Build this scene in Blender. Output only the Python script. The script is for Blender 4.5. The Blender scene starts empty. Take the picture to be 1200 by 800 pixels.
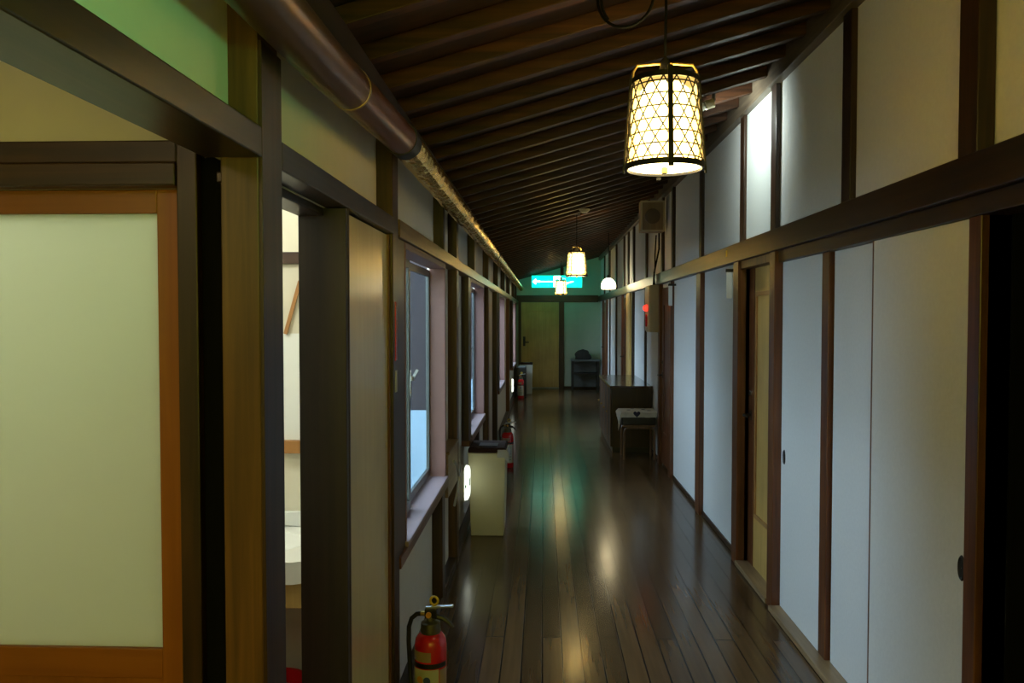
import bpy, bmesh, math, random
from mathutils import Vector, Matrix
random.seed(7)
PI = math.pi
SC = bpy.context.scene
COL = SC.collection

# ------------------------------------------------------------------ materials
def new_mat(name):
    m = bpy.data.materials.new(name); m.use_nodes = True
    nt = m.node_tree; b = nt.nodes['Principled BSDF']
    return m, nt, b
def node(nt, t, **kw):
    n = nt.nodes.new(t)
    for k, v in kw.items(): setattr(n, k, v)
    return n
def c4(c): return (c[0], c[1], c[2], 1)

def plain(name, col, rough=.5, metal=0., noise=.0, nscale=30., bump=0., coat=0., spec=.5):
    m, nt, b = new_mat(name)
    b.inputs['Roughness'].default_value = rough
    b.inputs['Metallic'].default_value = metal
    b.inputs['Specular IOR Level'].default_value = spec
    b.inputs['Coat Weight'].default_value = coat
    tc = node(nt, 'ShaderNodeTexCoord')
    nz = node(nt, 'ShaderNodeTexNoise'); nz.inputs['Scale'].default_value = nscale; nz.inputs['Detail'].default_value = 5
    nt.links.new(tc.outputs['Object'], nz.inputs['Vector'])
    mx = node(nt, 'ShaderNodeMix', data_type='RGBA')
    k = noise
    mx.inputs['A'].default_value = c4([x*(1-k) for x in col]); mx.inputs['B'].default_value = c4([min(1, x*(1+k)) for x in col])
    nt.links.new(nz.outputs['Fac'], mx.inputs['Factor'])
    nt.links.new(mx.outputs['Result'], b.inputs['Base Color'])
    if bump:
        bp = node(nt, 'ShaderNodeBump'); bp.inputs['Strength'].default_value = bump; bp.inputs['Distance'].default_value = .004
        nt.links.new(nz.outputs['Fac'], bp.inputs['Height']); nt.links.new(bp.outputs['Normal'], b.inputs['Normal'])
    return m

def wood(name, a, bcol, axis='Z', rough=.35, scale=1., bump=.15, coat=0.):
    """streaky grain running along one axis"""
    m, nt, b = new_mat(name)
    tc = node(nt, 'ShaderNodeTexCoord'); mp = node(nt, 'ShaderNodeMapping')
    s = [38*scale]*3; s['XYZ'.index(axis)] = 1.6*scale
    mp.inputs['Scale'].default_value = s
    nt.links.new(tc.outputs['Object'], mp.inputs['Vector'])
    nz = node(nt, 'ShaderNodeTexNoise'); nz.inputs['Scale'].default_value = 1; nz.inputs['Detail'].default_value = 6; nz.inputs['Distortion'].default_value = .6
    nt.links.new(mp.outputs['Vector'], nz.inputs['Vector'])
    n2 = node(nt, 'ShaderNodeTexNoise'); n2.inputs['Scale'].default_value = 2.3; n2.inputs['Detail'].default_value = 3
    nt.links.new(tc.outputs['Object'], n2.inputs['Vector'])
    rp = node(nt, 'ShaderNodeValToRGB')
    rp.color_ramp.elements[0].position = .32; rp.color_ramp.elements[0].color = c4(a)
    rp.color_ramp.elements[1].position = .72; rp.color_ramp.elements[1].color = c4(bcol)
    nt.links.new(nz.outputs['Fac'], rp.inputs['Fac'])
    mx = node(nt, 'ShaderNodeMix', data_type='RGBA', blend_type='MULTIPLY')
    mx.inputs['Factor'].default_value = .6
    r2 = node(nt, 'ShaderNodeValToRGB')
    r2.color_ramp.elements[0].position = .3; r2.color_ramp.elements[0].color = (.55, .55, .55, 1)
    r2.color_ramp.elements[1].position = .65; r2.color_ramp.elements[1].color = (1, 1, 1, 1)
    nt.links.new(n2.outputs['Fac'], r2.inputs['Fac'])
    nt.links.new(rp.outputs['Color'], mx.inputs['A']); nt.links.new(r2.outputs['Color'], mx.inputs['B'])
    nt.links.new(mx.outputs['Result'], b.inputs['Base Color'])
    b.inputs['Roughness'].default_value = rough; b.inputs['Coat Weight'].default_value = coat
    b.inputs['Coat Roughness'].default_value = .2
    bp = node(nt, 'ShaderNodeBump'); bp.inputs['Strength'].default_value = bump; bp.inputs['Distance'].default_value = .002
    nt.links.new(nz.outputs['Fac'], bp.inputs['Height']); nt.links.new(bp.outputs['Normal'], b.inputs['Normal'])
    return m

def glow(name, col, strength, base=None):
    m, nt, b = new_mat(name)
    b.inputs['Base Color'].default_value = c4(base or col)
    b.inputs['Emission Color'].default_value = c4(col); b.inputs['Emission Strength'].default_value = strength
    b.inputs['Roughness'].default_value = .4
    return m

def floor_mat():
    m, nt, b = new_mat('floor boards')
    tc = node(nt, 'ShaderNodeTexCoord'); mp = node(nt, 'ShaderNodeMapping')
    mp.inputs['Rotation'].default_value = (0, 0, PI/2)
    nt.links.new(tc.outputs['Object'], mp.inputs['Vector'])
    br = node(nt, 'ShaderNodeTexBrick')
    br.offset = .37; br.offset_frequency = 3
    br.inputs['Color1'].default_value = (.075, .040, .015, 1); br.inputs['Color2'].default_value = (.15, .082, .034, 1)
    br.inputs['Mortar'].default_value = (.006, .003, .0015, 1)
    br.inputs['Scale'].default_value = 1; br.inputs['Mortar Size'].default_value = .0038; br.inputs['Mortar Smooth'].default_value = .3
    br.inputs['Brick Width'].default_value = 2.7; br.inputs['Row Height'].default_value = .089
    nt.links.new(mp.outputs['Vector'], br.inputs['Vector'])
    m2 = node(nt, 'ShaderNodeMapping'); m2.inputs['Scale'].default_value = (45, 2, 45)
    nt.links.new(tc.outputs['Object'], m2.inputs['Vector'])
    nz = node(nt, 'ShaderNodeTexNoise'); nz.inputs['Scale'].default_value = 1; nz.inputs['Detail'].default_value = 6
    nt.links.new(m2.outputs['Vector'], nz.inputs['Vector'])
    rp = node(nt, 'ShaderNodeValToRGB'); rp.color_ramp.elements[0].color = (.55, .55, .55, 1); rp.color_ramp.elements[1].color = (1.25, 1.25, 1.25, 1)
    nt.links.new(nz.outputs['Fac'], rp.inputs['Fac'])
    mx = node(nt, 'ShaderNodeMix', data_type='RGBA', blend_type='MULTIPLY'); mx.inputs['Factor'].default_value = 1
    nt.links.new(br.outputs['Color'], mx.inputs['A']); nt.links.new(rp.outputs['Color'], mx.inputs['B'])
    nt.links.new(mx.outputs['Result'], b.inputs['Base Color'])
    # worn patches in the varnish
    n3 = node(nt, 'ShaderNodeTexNoise'); n3.inputs['Scale'].default_value = 3.5; n3.inputs['Detail'].default_value = 4
    nt.links.new(tc.outputs['Object'], n3.inputs['Vector'])
    mr = node(nt, 'ShaderNodeMapRange'); mr.inputs['To Min'].default_value = .13; mr.inputs['To Max'].default_value = .24
    nt.links.new(n3.outputs['Fac'], mr.inputs['Value']); nt.links.new(mr.outputs['Result'], b.inputs['Roughness'])
    inv = node(nt, 'ShaderNodeMath', operation='MULTIPLY_ADD'); inv.inputs[1].default_value = -1.; inv.inputs[2].default_value = 1.
    nt.links.new(br.outputs['Fac'], inv.inputs[0])
    ad = node(nt, 'ShaderNodeMath', operation='MULTIPLY_ADD'); ad.inputs[1].default_value = .06
    nt.links.new(nz.outputs['Fac'], ad.inputs[0]); nt.links.new(inv.outputs[0], ad.inputs[2])
    bp = node(nt, 'ShaderNodeBump'); bp.inputs['Strength'].default_value = .5; bp.inputs['Distance'].default_value = .003
    nt.links.new(ad.outputs[0], bp.inputs['Height']); nt.links.new(bp.outputs['Normal'], b.inputs['Normal'])
    return m

def paper_mat(name, emit, strength, transp):
    m, nt, b = new_mat(name)
    out = nt.nodes['Material Output']
    b.inputs['Base Color'].default_value = (.8, .7, .5, 1); b.inputs['Roughness'].default_value = .8
    tc = node(nt, 'ShaderNodeTexCoord'); nz = node(nt, 'ShaderNodeTexNoise'); nz.inputs['Scale'].default_value = 60
    nt.links.new(tc.outputs['Object'], nz.inputs['Vector'])
    mr = node(nt, 'ShaderNodeMapRange'); mr.inputs['To Min'].default_value = strength*.85; mr.inputs['To Max'].default_value = strength*1.15
    nt.links.new(nz.outputs['Fac'], mr.inputs['Value'])
    b.inputs['Emission Color'].default_value = c4(emit); nt.links.new(mr.outputs['Result'], b.inputs['Emission Strength'])
    tr = node(nt, 'ShaderNodeBsdfTransparent'); tr.inputs['Color'].default_value = (1, .93, .75, 1)
    mx = node(nt, 'ShaderNodeMixShader'); mx.inputs['Fac'].default_value = transp
    nt.links.new(b.outputs[0], mx.inputs[1]); nt.links.new(tr.outputs[0], mx.inputs[2]); nt.links.new(mx.outputs[0], out.inputs['Surface'])
    return m

def glass_mat(name, tint, transp=.85, rough=.05, base=(.12, .13, .14, 1)):
    m, nt, b = new_mat(name)
    out = nt.nodes['Material Output']
    b.inputs['Base Color'].default_value = base; b.inputs['Roughness'].default_value = rough
    tr = node(nt, 'ShaderNodeBsdfTransparent'); tr.inputs['Color'].default_value = c4(tint)
    mx = node(nt, 'ShaderNodeMixShader'); mx.inputs['Fac'].default_value = transp
    nt.links.new(b.outputs[0], mx.inputs[1]); nt.links.new(tr.outputs[0], mx.inputs[2]); nt.links.new(mx.outputs[0], out.inputs['Surface'])
    return m

def frosted_mat(name, col):
    m, nt, b = new_mat(name)
    out = nt.nodes['Material Output']
    b.inputs['Base Color'].default_value = c4(col); b.inputs['Roughness'].default_value = .35
    tl = node(nt, 'ShaderNodeBsdfTranslucent'); tl.inputs['Color'].default_value = c4(col)
    tc = node(nt, 'ShaderNodeTexCoord'); nz = node(nt, 'ShaderNodeTexNoise'); nz.inputs['Scale'].default_value = 220
    nt.links.new(tc.outputs['Object'], nz.inputs['Vector'])
    bp = node(nt, 'ShaderNodeBump'); bp.inputs['Strength'].default_value = .1; bp.inputs['Distance'].default_value = .001
    nt.links.new(nz.outputs['Fac'], bp.inputs['Height']); nt.links.new(bp.outputs['Normal'], b.inputs['Normal'])
    mx = node(nt, 'ShaderNodeMixShader'); mx.inputs['Fac'].default_value = .6
    nt.links.new(b.outputs[0], mx.inputs[1]); nt.links.new(tl.outputs[0], mx.inputs[2]); nt.links.new(mx.outputs[0], out.inputs['Surface'])
    return m

M = dict(
    floor=floor_mat(),
    plaster=plain('plaster', (.72, .70, .62), .85, noise=.05, nscale=14, bump=.12, spec=.2),
    plaster_white=plain('white wallpaper', (.74, .74, .73), .8, noise=.06, nscale=70, bump=.2, spec=.25),
    plaster_gloss=plain('glossy white board', (.8, .82, .8), .3, noise=.02),
    plaster_green=plain('end wall plaster', (.50, .55, .44), .85, noise=.05, nscale=14, spec=.2),
    post_z=wood('dark post wood', (.018, .0075, .0035), (.066, .027, .010), 'Z', .38),
    post_y=wood('dark rail wood', (.016, .0075, .0035), (.056, .025, .010), 'Y', .36),
    post_x=wood('dark lintel wood', (.022, .009, .004), (.07, .028, .010), 'X', .4),
    jamb_dark=wood('near black jamb wood', (.010, .006, .004), (.028, .016, .009), 'Z', .45),
    red_z=wood('red brown door wood', (.085, .026, .009), (.20, .07, .024), 'Z', .35),
    lit_post=wood('lit brown post wood', (.06, .026, .008), (.20, .092, .026), 'Z', .42),  # post wood in a lighter brown, light falling on it mixed in
    orange_x=wood('orange rail', (.27, .08, .006), (.36, .115, .012), 'X', .4),
    orange_z=wood('orange stile', (.27, .08, .006), (.36, .115, .012), 'Z', .4),
    rail_left=wood('lantern lit rail wood', (.10, .06, .024), (.26, .165, .07), 'Y', .3),  # lantern glow on the rail put into the wood colour
    tan=wood('tan door wood', (.56, .34, .09), (.68, .44, .14), 'Z', .4),
    tan_y=wood('pale sill wood', (.25, .16, .08), (.4, .27, .14), 'Y', .35),
    tan_mould=wood('tan moulding', (.36, .17, .05), (.45, .23, .08), 'Z', .35),
    ceil=wood('ceiling board wood', (.014, .006, .003), (.040, .017, .008), 'X', .55),
    rafter=wood('rafter wood', (.026, .0095, .0035), (.10, .036, .012), 'X', .5),
    cornice=wood('cornice wood', (.085, .06, .04), (.20, .15, .10), 'Y', .45),
    mauve=plain('window casing paint', (.22, .112, .095), .5, noise=.06, nscale=20),
    sill=plain('window sill board', (.26, .19, .20), .4, noise=.05, nscale=20),
    alu=plain('aluminium sash', (.16, .165, .155), .4, .6),
    alu_blue=plain('bright aluminium', (.5, .56, .6), .3, .8),
    glass=glass_mat('window glass', (.86, .94, .98)),
    frosted=frosted_mat('frosted glass', (.72, .77, .68)),
    board=wood('varnished board', (.78, .67, .34), (.86, .75, .41), 'Z', .3, bump=.05, coat=.7),
    black=plain('black metal', (.012, .011, .010), .4, .0, noise=.1),
    dark=plain('flat black fill', (.004, .004, .004), .9, spec=.1),
    steel=plain('steel', (.55, .55, .55), .25, .9),
    brass=plain('brass', (.55, .38, .12), .3, .9),
    white=plain('white enamel', (.8, .8, .78), .35),
    whiteglow=glow('guide lamp diffuser', (.95, 1., .85), 1.0),
    duct=plain('painted duct', (.16, .06, .045), .32, .35, noise=.25, nscale=8, bump=.1),
    foil=plain('foil wrapped duct', (.95, .61, .15), .25, 1., noise=.15, nscale=25),  # gold of the lantern light mixed into the aluminium colour
    collar=plain('rubber collar', (.02, .017, .014), .5),
    red=plain('red lacquer', (.62, .012, .014), .22, noise=.05, coat=.4),
    yellow=plain('yellow plastic', (.65, .45, .03), .4),
    orange=plain('orange print', (.75, .33, .05), .5),
    blue=plain('blue print', (.05, .09, .32), .5),
    label=plain('label paper', (.52, .53, .40), .5, noise=.05),
    label2=plain('label beige', (.38, .26, .17), .5),
    green=plain('green print', (.0, .35, .2), .5),
    valve=plain('valve grey', (.16, .15, .11), .4, .7),
    bin=plain('cream plastic', (.60, .58, .37), .5, noise=.05, nscale=12),
    bin2=plain('grey white plastic', (.50, .50, .42), .5, noise=.05, nscale=12),
    lid=plain('dark brown plastic', (.03, .015, .011), .8, spec=.08),
    bag=glass_mat('clear bag', (.9, .92, .93), .45, .3, (.75, .78, .8, 1)),
    cab=wood('cabinet wood', (.014, .005, .003), (.045, .017, .009), 'Z', .35),
    cabtop=wood('cabinet top wood', (.05, .03, .018), (.11, .07, .04), 'Y', .16, coat=.5),
    cabedge=plain('cabinet edge strip', (.42, .27, .19), .4),
    bentwood=wood('bent wood', (.14, .075, .03), (.26, .14, .06), 'Z', .4),
    cloth=plain('printed cloth', (.58, .54, .44), .9, noise=.25, nscale=30),
    navy=plain('dark motif', (.02, .022, .05), .9),
    beigebox=plain('beige metal', (.55, .47, .30), .45, noise=.04),
    speaker=wood('speaker wood', (.30, .20, .11), (.38, .27, .15), 'Z', .5),
    grille=plain('speaker grille', (.15, .11, .075), .8, noise=.25, nscale=200),
    redglow=glow('red alarm lamp', (1., .02, .01), 3.2, (.5, .02, .02)),
    teal=glow('exit sign green', (.0, .80, .52), 1.6, (.0, .4, .3)),
    tealw=glow('exit sign white', (.8, 1., .95), 2.6, (.8, .8, .8)),
    bulb=glow('lamp diffuser', (1., .79, .30), 19.),
    bulb_btm=glow('lamp bottom diffuser', (1., .80, .40), 6.),
    globe=glow('milk glass', (1., .83, .48), 12.),
    paper=paper_mat('lantern paper', (1., .61, .16), 1.05, .34),
    ceramic=plain('white ceramic', (.80, .84, .82), .15, coat=.5),
    counter=plain('counter beige', (.62, .6, .48), .35),
    cabyel=wood('yellow cupboard wood', (.42, .29, .09), (.5, .36, .13), 'Z', .4),
    tile=plain('washroom wall', (.72, .70, .56), .6, noise=.03),
    grass=plain('gravel', (.045, .05, .045), .9, noise=.3, nscale=30),
    screen_low=plain('added screen bright board', (.25, .36, .46), .7, noise=.03),
    screen_up=plain('added screen dark board', (.020, .016, .02), .8, noise=.1),
    cable=plain('black cable', (.006, .006, .006), .8, spec=.1),
    bundle=plain('dark fabric', (.03, .026, .024), .9, noise=.4, nscale=25, bump=.6),
    greypanel=plain('grey panel', (.10, .11, .105), .5, noise=.1),
    bulbglass=plain('clear bulb', (.55, .55, .5), .08, .3),
)

# ------------------------------------------------------------------ mesh builder
class MB:
    def __init__(self): self.bm = bmesh.new()
    def box(self, x0, x1, y0, y1, z0, z1, rot=None, at=None):
        vs = [self.bm.verts.new((x, y, z)) for x in (x0, x1) for y in (y0, y1) for z in (z0, z1)]
        for f in ((0,1,3,2), (4,6,7,5), (0,4,5,1), (2,3,7,6), (0,2,6,4), (1,5,7,3)):
            self.bm.faces.new([vs[i] for i in f])
        if rot is not None:
            bmesh.ops.transform(self.bm, matrix=Matrix.Translation(at) @ rot @ Matrix.Translation(-Vector(at)), verts=vs)
        return self
    def hexa(self, pts):          # 8 corners, ordered as in box
        vs = [self.bm.verts.new(p) for p in pts]
        for f in ((0,1,3,2), (4,6,7,5), (0,4,5,1), (2,3,7,6), (0,2,6,4), (1,5,7,3)):
            self.bm.faces.new([vs[i] for i in f])
        return self
    def rings(self, rings, closed=True, caps=True):
        rv = [[self.bm.verts.new(p) for p in r] for r in rings]
        n = len(rv[0])
        for a, b in zip(rv, rv[1:]):
            for i in range(n if closed else n-1):
                j = (i+1) % n
                self.bm.faces.new((a[i], a[j], b[j], b[i]))
        if caps and closed:
            self.bm.faces.new(list(reversed(rv[0]))); self.bm.faces.new(rv[-1])
        return self
    def lathe(self, prof, n=32, c=(0,0,0), caps=True):
        return self.rings([[(c[0]+r*math.cos(2*PI*i/n), c[1]+r*math.sin(2*PI*i/n), c[2]+z) for i in range(n)] for r, z in prof], caps=caps)
    def tube(self, pts, r, n=8, loop=False):
        pts = [Vector(p) for p in pts]; rr = []
        up = Vector((0, 0, 1)); N = len(pts)
        prev = None
        for k, p in enumerate(pts):
            if loop: t = pts[(k+1) % N] - pts[k-1]
            else: t = pts[min(k+1, N-1)] - pts[max(k-1, 0)]
            t.normalize()
            if prev is None:
                a = t.cross(up)
                if a.length < .05: a = t.cross(Vector((1, 0, 0)))
            else: a = prev - t*prev.dot(t)
            a.normalize(); prev = a.copy(); b = t.cross(a)
            rad = r[k] if isinstance(r, (list, tuple)) else r
            rr.append([p + rad*(a*math.cos(2*PI*i/n) + b*math.sin(2*PI*i/n)) for i in range(n)])
        if loop:
            rr.append(rr[0])
            return self.rings(rr, caps=False)
        return self.rings(rr)
    def prism(self, poly, axis, d0, d1):   # poly of (u,v); axis 'Y' -> (u,d,v), 'X' -> (d,u,v), 'Z' -> (u,v,d)
        f = {'Y': lambda u, v, d: (u, d, v), 'X': lambda u, v, d: (d, u, v), 'Z': lambda u, v, d: (u, v, d)}[axis]
        return self.rings([[f(u, v, d0) for u, v in poly], [f(u, v, d1) for u, v in poly]])
    def sphere(self, c, r, s=(1,1,1), seg=20, rg=12):
        m = Matrix.Translation(c) @ Matrix.Diagonal((r*s[0], r*s[1], r*s[2], 1))
        bmesh.ops.create_uvsphere(self.bm, u_segments=seg, v_segments=rg, radius=1, matrix=m); return self
    def build(self, name, mat, parent=None, bevel=0., smooth=False, seg=2, loc=None):
        bmesh.ops.recalc_face_normals(self.bm, faces=self.bm.faces)
        me = bpy.data.meshes.new(name); self.bm.to_mesh(me); self.bm.free()
        for m in (mat if isinstance(mat, list) else [mat]): me.materials.append(m)
        o = bpy.data.objects.new(name, me); COL.objects.link(o)
        if parent: o.parent = parent
        if loc: o.location = loc
        if smooth:
            for p in me.polygons: p.use_smooth = True
            me.set_sharp_from_angle(angle=math.radians(40))
        if bevel:
            md = o.modifiers.new('bevel', 'BEVEL'); md.width = bevel; md.segments = seg; md.limit_method = 'ANGLE'
        return o

def tag(o, label, cat, group=None, kind=None):
    o['label'] = label; o['category'] = cat
    if group: o['group'] = group
    if kind: o['kind'] = kind
    return o
def thing(name, label, cat, loc=(0,0,0), rotz=0, group=None, kind=None):
    o = bpy.data.objects.new(name, None); COL.objects.link(o); o.empty_display_size = .1
    o.location = loc; o.rotation_euler = (0, 0, rotz)
    return tag(o, label, cat, group, kind)
def dup(root, loc, rotz=None, label=None, name=None):
    r = root.copy(); COL.objects.link(r); r.location = loc
    if rotz is not None: r.rotation_euler = (0, 0, rotz)
    if label: r['label'] = label
    for ch in list(root.children):
        c = ch.copy(); COL.objects.link(c); c.parent = r
        for g in list(ch.children):
            d = g.copy(); COL.objects.link(d); d.parent = c
    return r
NT = [0]
def trim(mb, mat, label, cat='post', group=None, bevel=.003):
    NT[0] += 1
    return tag(mb.build('trim_%d' % NT[0], mat, None, bevel), label, cat, group, 'structure')

# ------------------------------------------------------------------ main dimensions (metres; x right, y down the corridor, z up)
XL, XR = -.57, 1.22          # plaster faces of the two long walls
PL, PR = -.515, 1.195        # faces of the posts
YE = 16.85                   # end wall
SL = .283
def zr(x): return 2.43 + SL*x        # underside of the rafters
def zb(x): return zr(x) + .055       # underside of the roof boards

def wall_boxes(mb, x0, x1, y0, y1, z0, z1, holes):
    ys = sorted({y0, y1, *[h[0] for h in holes], *[h[1] for h in holes]})
    ys = [y for y in ys if y0 <= y <= y1]
    for a, b in zip(ys, ys[1:]):
        segs = [(z0, z1)]
        for h in holes:
            if h[0] <= a+1e-6 and h[1] >= b-1e-6:
                new = []
                for s, e in segs:
                    if h[2] > s: new.append((s, min(e, h[2])))
                    if h[3] < e: new.append((max(s, h[3]), e))
                segs = [q for q in new if q[1]-q[0] > 1e-4]
        for s, e in segs: mb.box(x0, x1, a, b, s, e)
    return mb

WIN = [(2.97, 4.22), (5.70, 7.00), (9.50, 10.80), (13.80, 15.10)]
# floor
mb = MB(); mb.box(-2.7, 2.3, -2.1, YE+.1, -.06, 0)
tag(mb.build('floor', M['floor']), 'dark varnished floorboards running down the corridor', 'floor', None, 'structure')
# left wall
holes = [(1.543, 2.067, 0, 1.785)] + [(a, b, .64, 1.785) for a, b in WIN]
mb = wall_boxes(MB(), -.615, XL, 1.543, YE+.1, 0, 2.34, holes)
mb.box(-.615, XL, -2.1, 1.543, 1.80, 2.34)
tag(mb.build('wall_left', M['plaster']), 'beige plaster wall with windows along the left of the corridor', 'wall', None, 'structure')
# right wall
DR = [(4.18, 4.84), (7.56, 8.15), (11.40, 12.03), (15.05, 15.90)]
holes = [(1.30, 2.234, 0, 1.79), (2.30, 4.08, 0, 1.79)] + [(a, b, 0, 1.80) for a, b in DR]
mb = wall_boxes(MB(), XR, 1.32, -2.1, YE+.1, 0, 2.90, holes)
for a, b in [(2.30, 4.08)] + DR: mb.box(1.30, 1.34, a-.02, b+.02, 0, 1.82)
tag(mb.build('wall_right', M['plaster_white']), 'white papered wall with doors along the right of the corridor', 'wall', None, 'structure')
# end wall and the wall behind
mb = MB().box(-.66, 1.32, YE, YE+.1, 0, 2.95)
tag(mb.build('wall_end', M['plaster_green']), 'plaster wall closing the far end of the corridor', 'wall', None, 'structure')
mb = MB().box(-2.7, 1.32, -2.1, -2.0, 0, 2.95)
tag(mb.build('wall_front', M['plaster']), 'plaster wall behind the viewer', 'wall', None, 'structure')
# side passage and washroom shell
mb = MB(); mb.box(-2.7, -2.6, -2.1, 2.9, 0, 2.4)
tag(mb.build('wall_passage', M['plaster']), 'plaster wall at the end of the left side passage', 'wall', None, 'structure')
mb = MB(); mb.box(-2.6, -.6, 1.576, 1.62, 1.7585, 2.38)
mb.box(-2.6, -1.62, 1.576, 1.62, 0, 1.7585).box(-.71, -.6, 1.576, 1.62, 0, 1.7585)
tag(mb.build('wall_washroom_front', M['plaster']), 'beige plaster above the frosted glass door', 'wall', None, 'structure')
mb = MB(); mb.box(-2.6, -.615, 2.74, 2.80, 0, 2.38)
tag(mb.build('wall_washroom_back', M['tile']), 'pale wall behind the washbasin', 'wall', None, 'structure')
mb = MB(); mb.box(-2.7, -.617, -2.1, 2.9, 2.38, 2.42)
tag(mb.build('ceiling_washroom', M['plaster']), 'flat plaster ceiling over the washroom and side passage', 'ceiling', None, 'structure')
# dark room behind the near right doorway
mb = MB(); mb.box(2.25, 2.3, .6, 2.6, 0, 2.0); mb.box(1.32, 2.25, 2.235, 2.30, 0, 2.0); mb.box(1.32, 2.25, .9, .95, 0, 2.0); mb.box(1.32, 2.3, .9, 2.3, 1.95, 2.0)
tag(mb.build('wall_side_room', M['plaster_green']), 'dim walls of the room behind the right doorway', 'wall', None, 'structure')
# ceiling boards
mb = MB(); xa, xb2 = -.80, 1.34
mb.hexa([(xa, -2.1, zb(xa)), (xa, -2.1, zb(xa)+.03), (xa, YE+.1, zb(xa)), (xa, YE+.1, zb(xa)+.03),
         (xb2, -2.1, zb(xb2)), (xb2, -2.1, zb(xb2)+.03), (xb2, YE+.1, zb(xb2)), (xb2, YE+.1, zb(xb2)+.03)])
tag(mb.build('ceiling', M['ceil']), 'dark sloping board ceiling rising to the right', 'ceiling', None, 'structure')
y = 1.28 - .303*8
while y < YE-.08:
    xa, xb2 = -.575, 1.172; w = .024
    mb = MB().hexa([(xa, y-w, zr(xa)), (xa, y-w, zb(xa)), (xa, y+w, zr(xa)), (xa, y+w, zb(xa)),
                    (xb2, y-w, zr(xb2)), (xb2, y-w, zb(xb2)), (xb2, y+w, zr(xb2)), (xb2, y+w, zb(xb2))])
    trim(mb, M['rafter'], 'dark rafter crossing the sloping ceiling', 'rafter', 'ceiling rafters')
    y += .303 + random.uniform(-.008, .008)
trim(MB().box(1.172, XR, -2.0, YE, 2.70, 2.845), M['cornice'], 'grey brown cornice where the right wall meets the rafters', 'cornice')
trim(MB().box(-.572, PL, -2.0, YE, 2.165, zr(-.572)), M['post_y'], 'dark wall plate above the duct on the left', 'beam')

# long rails
trim(MB().box(-.615, -.508, -2.0, 1.434, 1.79, 1.845), M['post_y'], 'dark beam spanning the opening at upper left', 'beam')
trim(MB().box(XL, -.508, 1.546, 2.725, 1.787, 1.843), M['post_y'], 'dark rail over the washroom doorway', 'rail')
trim(MB().box(-.64, XL-.001, 1.546, 2.065, 1.765, 1.786), M['post_y'], 'dark head lining of the washroom doorway', 'rail')
trim(MB().box(XL, -.508, 2.83, YE, 1.787, 1.85), M['rail_left'], 'rail above the windows on the left, lantern glow put into its amber brown', 'rail')
trim(MB().box(1.165, XR, -2.0, YE, 1.838, 1.948), M['post_y'], 'wide dark rail along the right wall over the doors', 'rail')
trim(MB().box(1.19, XR+.06, 1.28, 4.10, 1.78, 1.838), M['post_y'], 'dark head track above the white sliding panels', 'rail')
trim(MB().box(1.155, 1.30, 2.26, 4.09, 0.001, .028), M['tan_y'], 'pale wood bottom track under the sliding panels', 'rail')
trim(MB().box(XR-.012, XR, 4.98, 7.43, 0.001, .035), M['post_y'], 'thin dark skirting under the papered wall by the tan door', 'skirting')
trim(MB().box(XR-.012, XR, 8.26, 11.27, 0.001, .035), M['post_y'], 'thin dark skirting behind the shoe cabinet', 'skirting')
trim(MB().box(XR-.012, XR, 12.13, 14.95, 0.001, .035), M['post_y'], 'thin dark skirting near the far right doors', 'skirting')
trim(MB().box(XL, PL-.005, 2.84, YE, 0.001, .05), M['post_y'], 'dark skirting under the left windows', 'skirting')
trim(MB().box(XL, 1.165, YE-.03, YE, 1.825, 1.97), M['post_x'], 'dark lintel across the end wall', 'lintel')
trim(MB().box(.343, .452, YE-.04, YE, 0, 1.825), M['post_z'], 'brown post beside the far end door', 'post')
trim(MB().box(.452, XR, YE-.02, YE, 0, .05), M['post_x'], 'dark skirting on the end wall', 'skirting')
trim(MB().box(-.515, -.455, YE-.04, YE, 0, 1.825), M['post_z'], 'brown jamb left of the far end door', 'post')
trim(MB().box(.38, .44, YE-.03, YE, 1.97, zr(.40)), M['post_z'], 'short dark strut over the lintel of the end wall', 'post')

# posts on the left (front face at PL, near side shows)
trim(MB().box(-.586, PL, 1.434, 1.543, 0, 2.30), [M['lit_post']], 'brown corner post beside the frosted door, coloured as lit on its front', 'post')
trim(MB().box(PL, -.508, 1.434, 1.543, 0, 2.0), M['post_z'], 'thin dark board painting the shaded corridor side of the corner post', 'post', bevel=.001)  # shaded side of the same post, added as a darker board
trim(MB().box(XL, -.513, 2.72, 2.82, 0, 2.165), M['post_z'], 'dark full height post between the beige board and the first window', 'post')
for k, (a, b, s) in enumerate([(4.14, 4.20, 'above the far edge of the first window'), (6.02, 6.09, 'above the second window'),
                               (9.18, 9.25, 'just before the third window'), (10.74, 10.81, 'above the far edge of the third window'),
                               (12.43, 12.50, 'between the third and fourth windows'), (14.5, 14.58, 'above the fourth window')]):
    trim(MB().box(XL, PL, a, b, 1.85, 2.165), M['post_z'], 'short dark upper post ' + s, 'post')
trim(MB().box(-.58, PL, 4.77, 4.87, 0, 1.787), M['lit_post'], 'post just past the first window, lamplight put into its brown', 'post')
trim(MB().box(XL, PL, 4.77, 4.87, 1.85, 2.165), M['post_z'], 'short dark upper post just past the first window', 'post')
trim(MB().box(XL, PL, 7.55, 7.67, 0, 2.165), M['lit_post'], 'full height post just past the second window', 'post')
trim(MB().box(XL, PL, 9.0, 9.1, 0, 1.787), M['post_z'], 'lower post just before the third window', 'post')
trim(MB().box(XL, PL, 12.3, 12.42, 0, 1.787), M['red_z'], 'reddish lower post between the far left windows', 'post')
trim(MB().box(XL, PL, 15.6, 15.7, 0, 2.165), M['post_z'], 'dark post behind the far waste bin', 'post')
trim(MB().box(XL, PL, 4.06, 4.17, 0.05, .60), M['post_z'], 'short stud under the first window sill', 'post')
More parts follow.
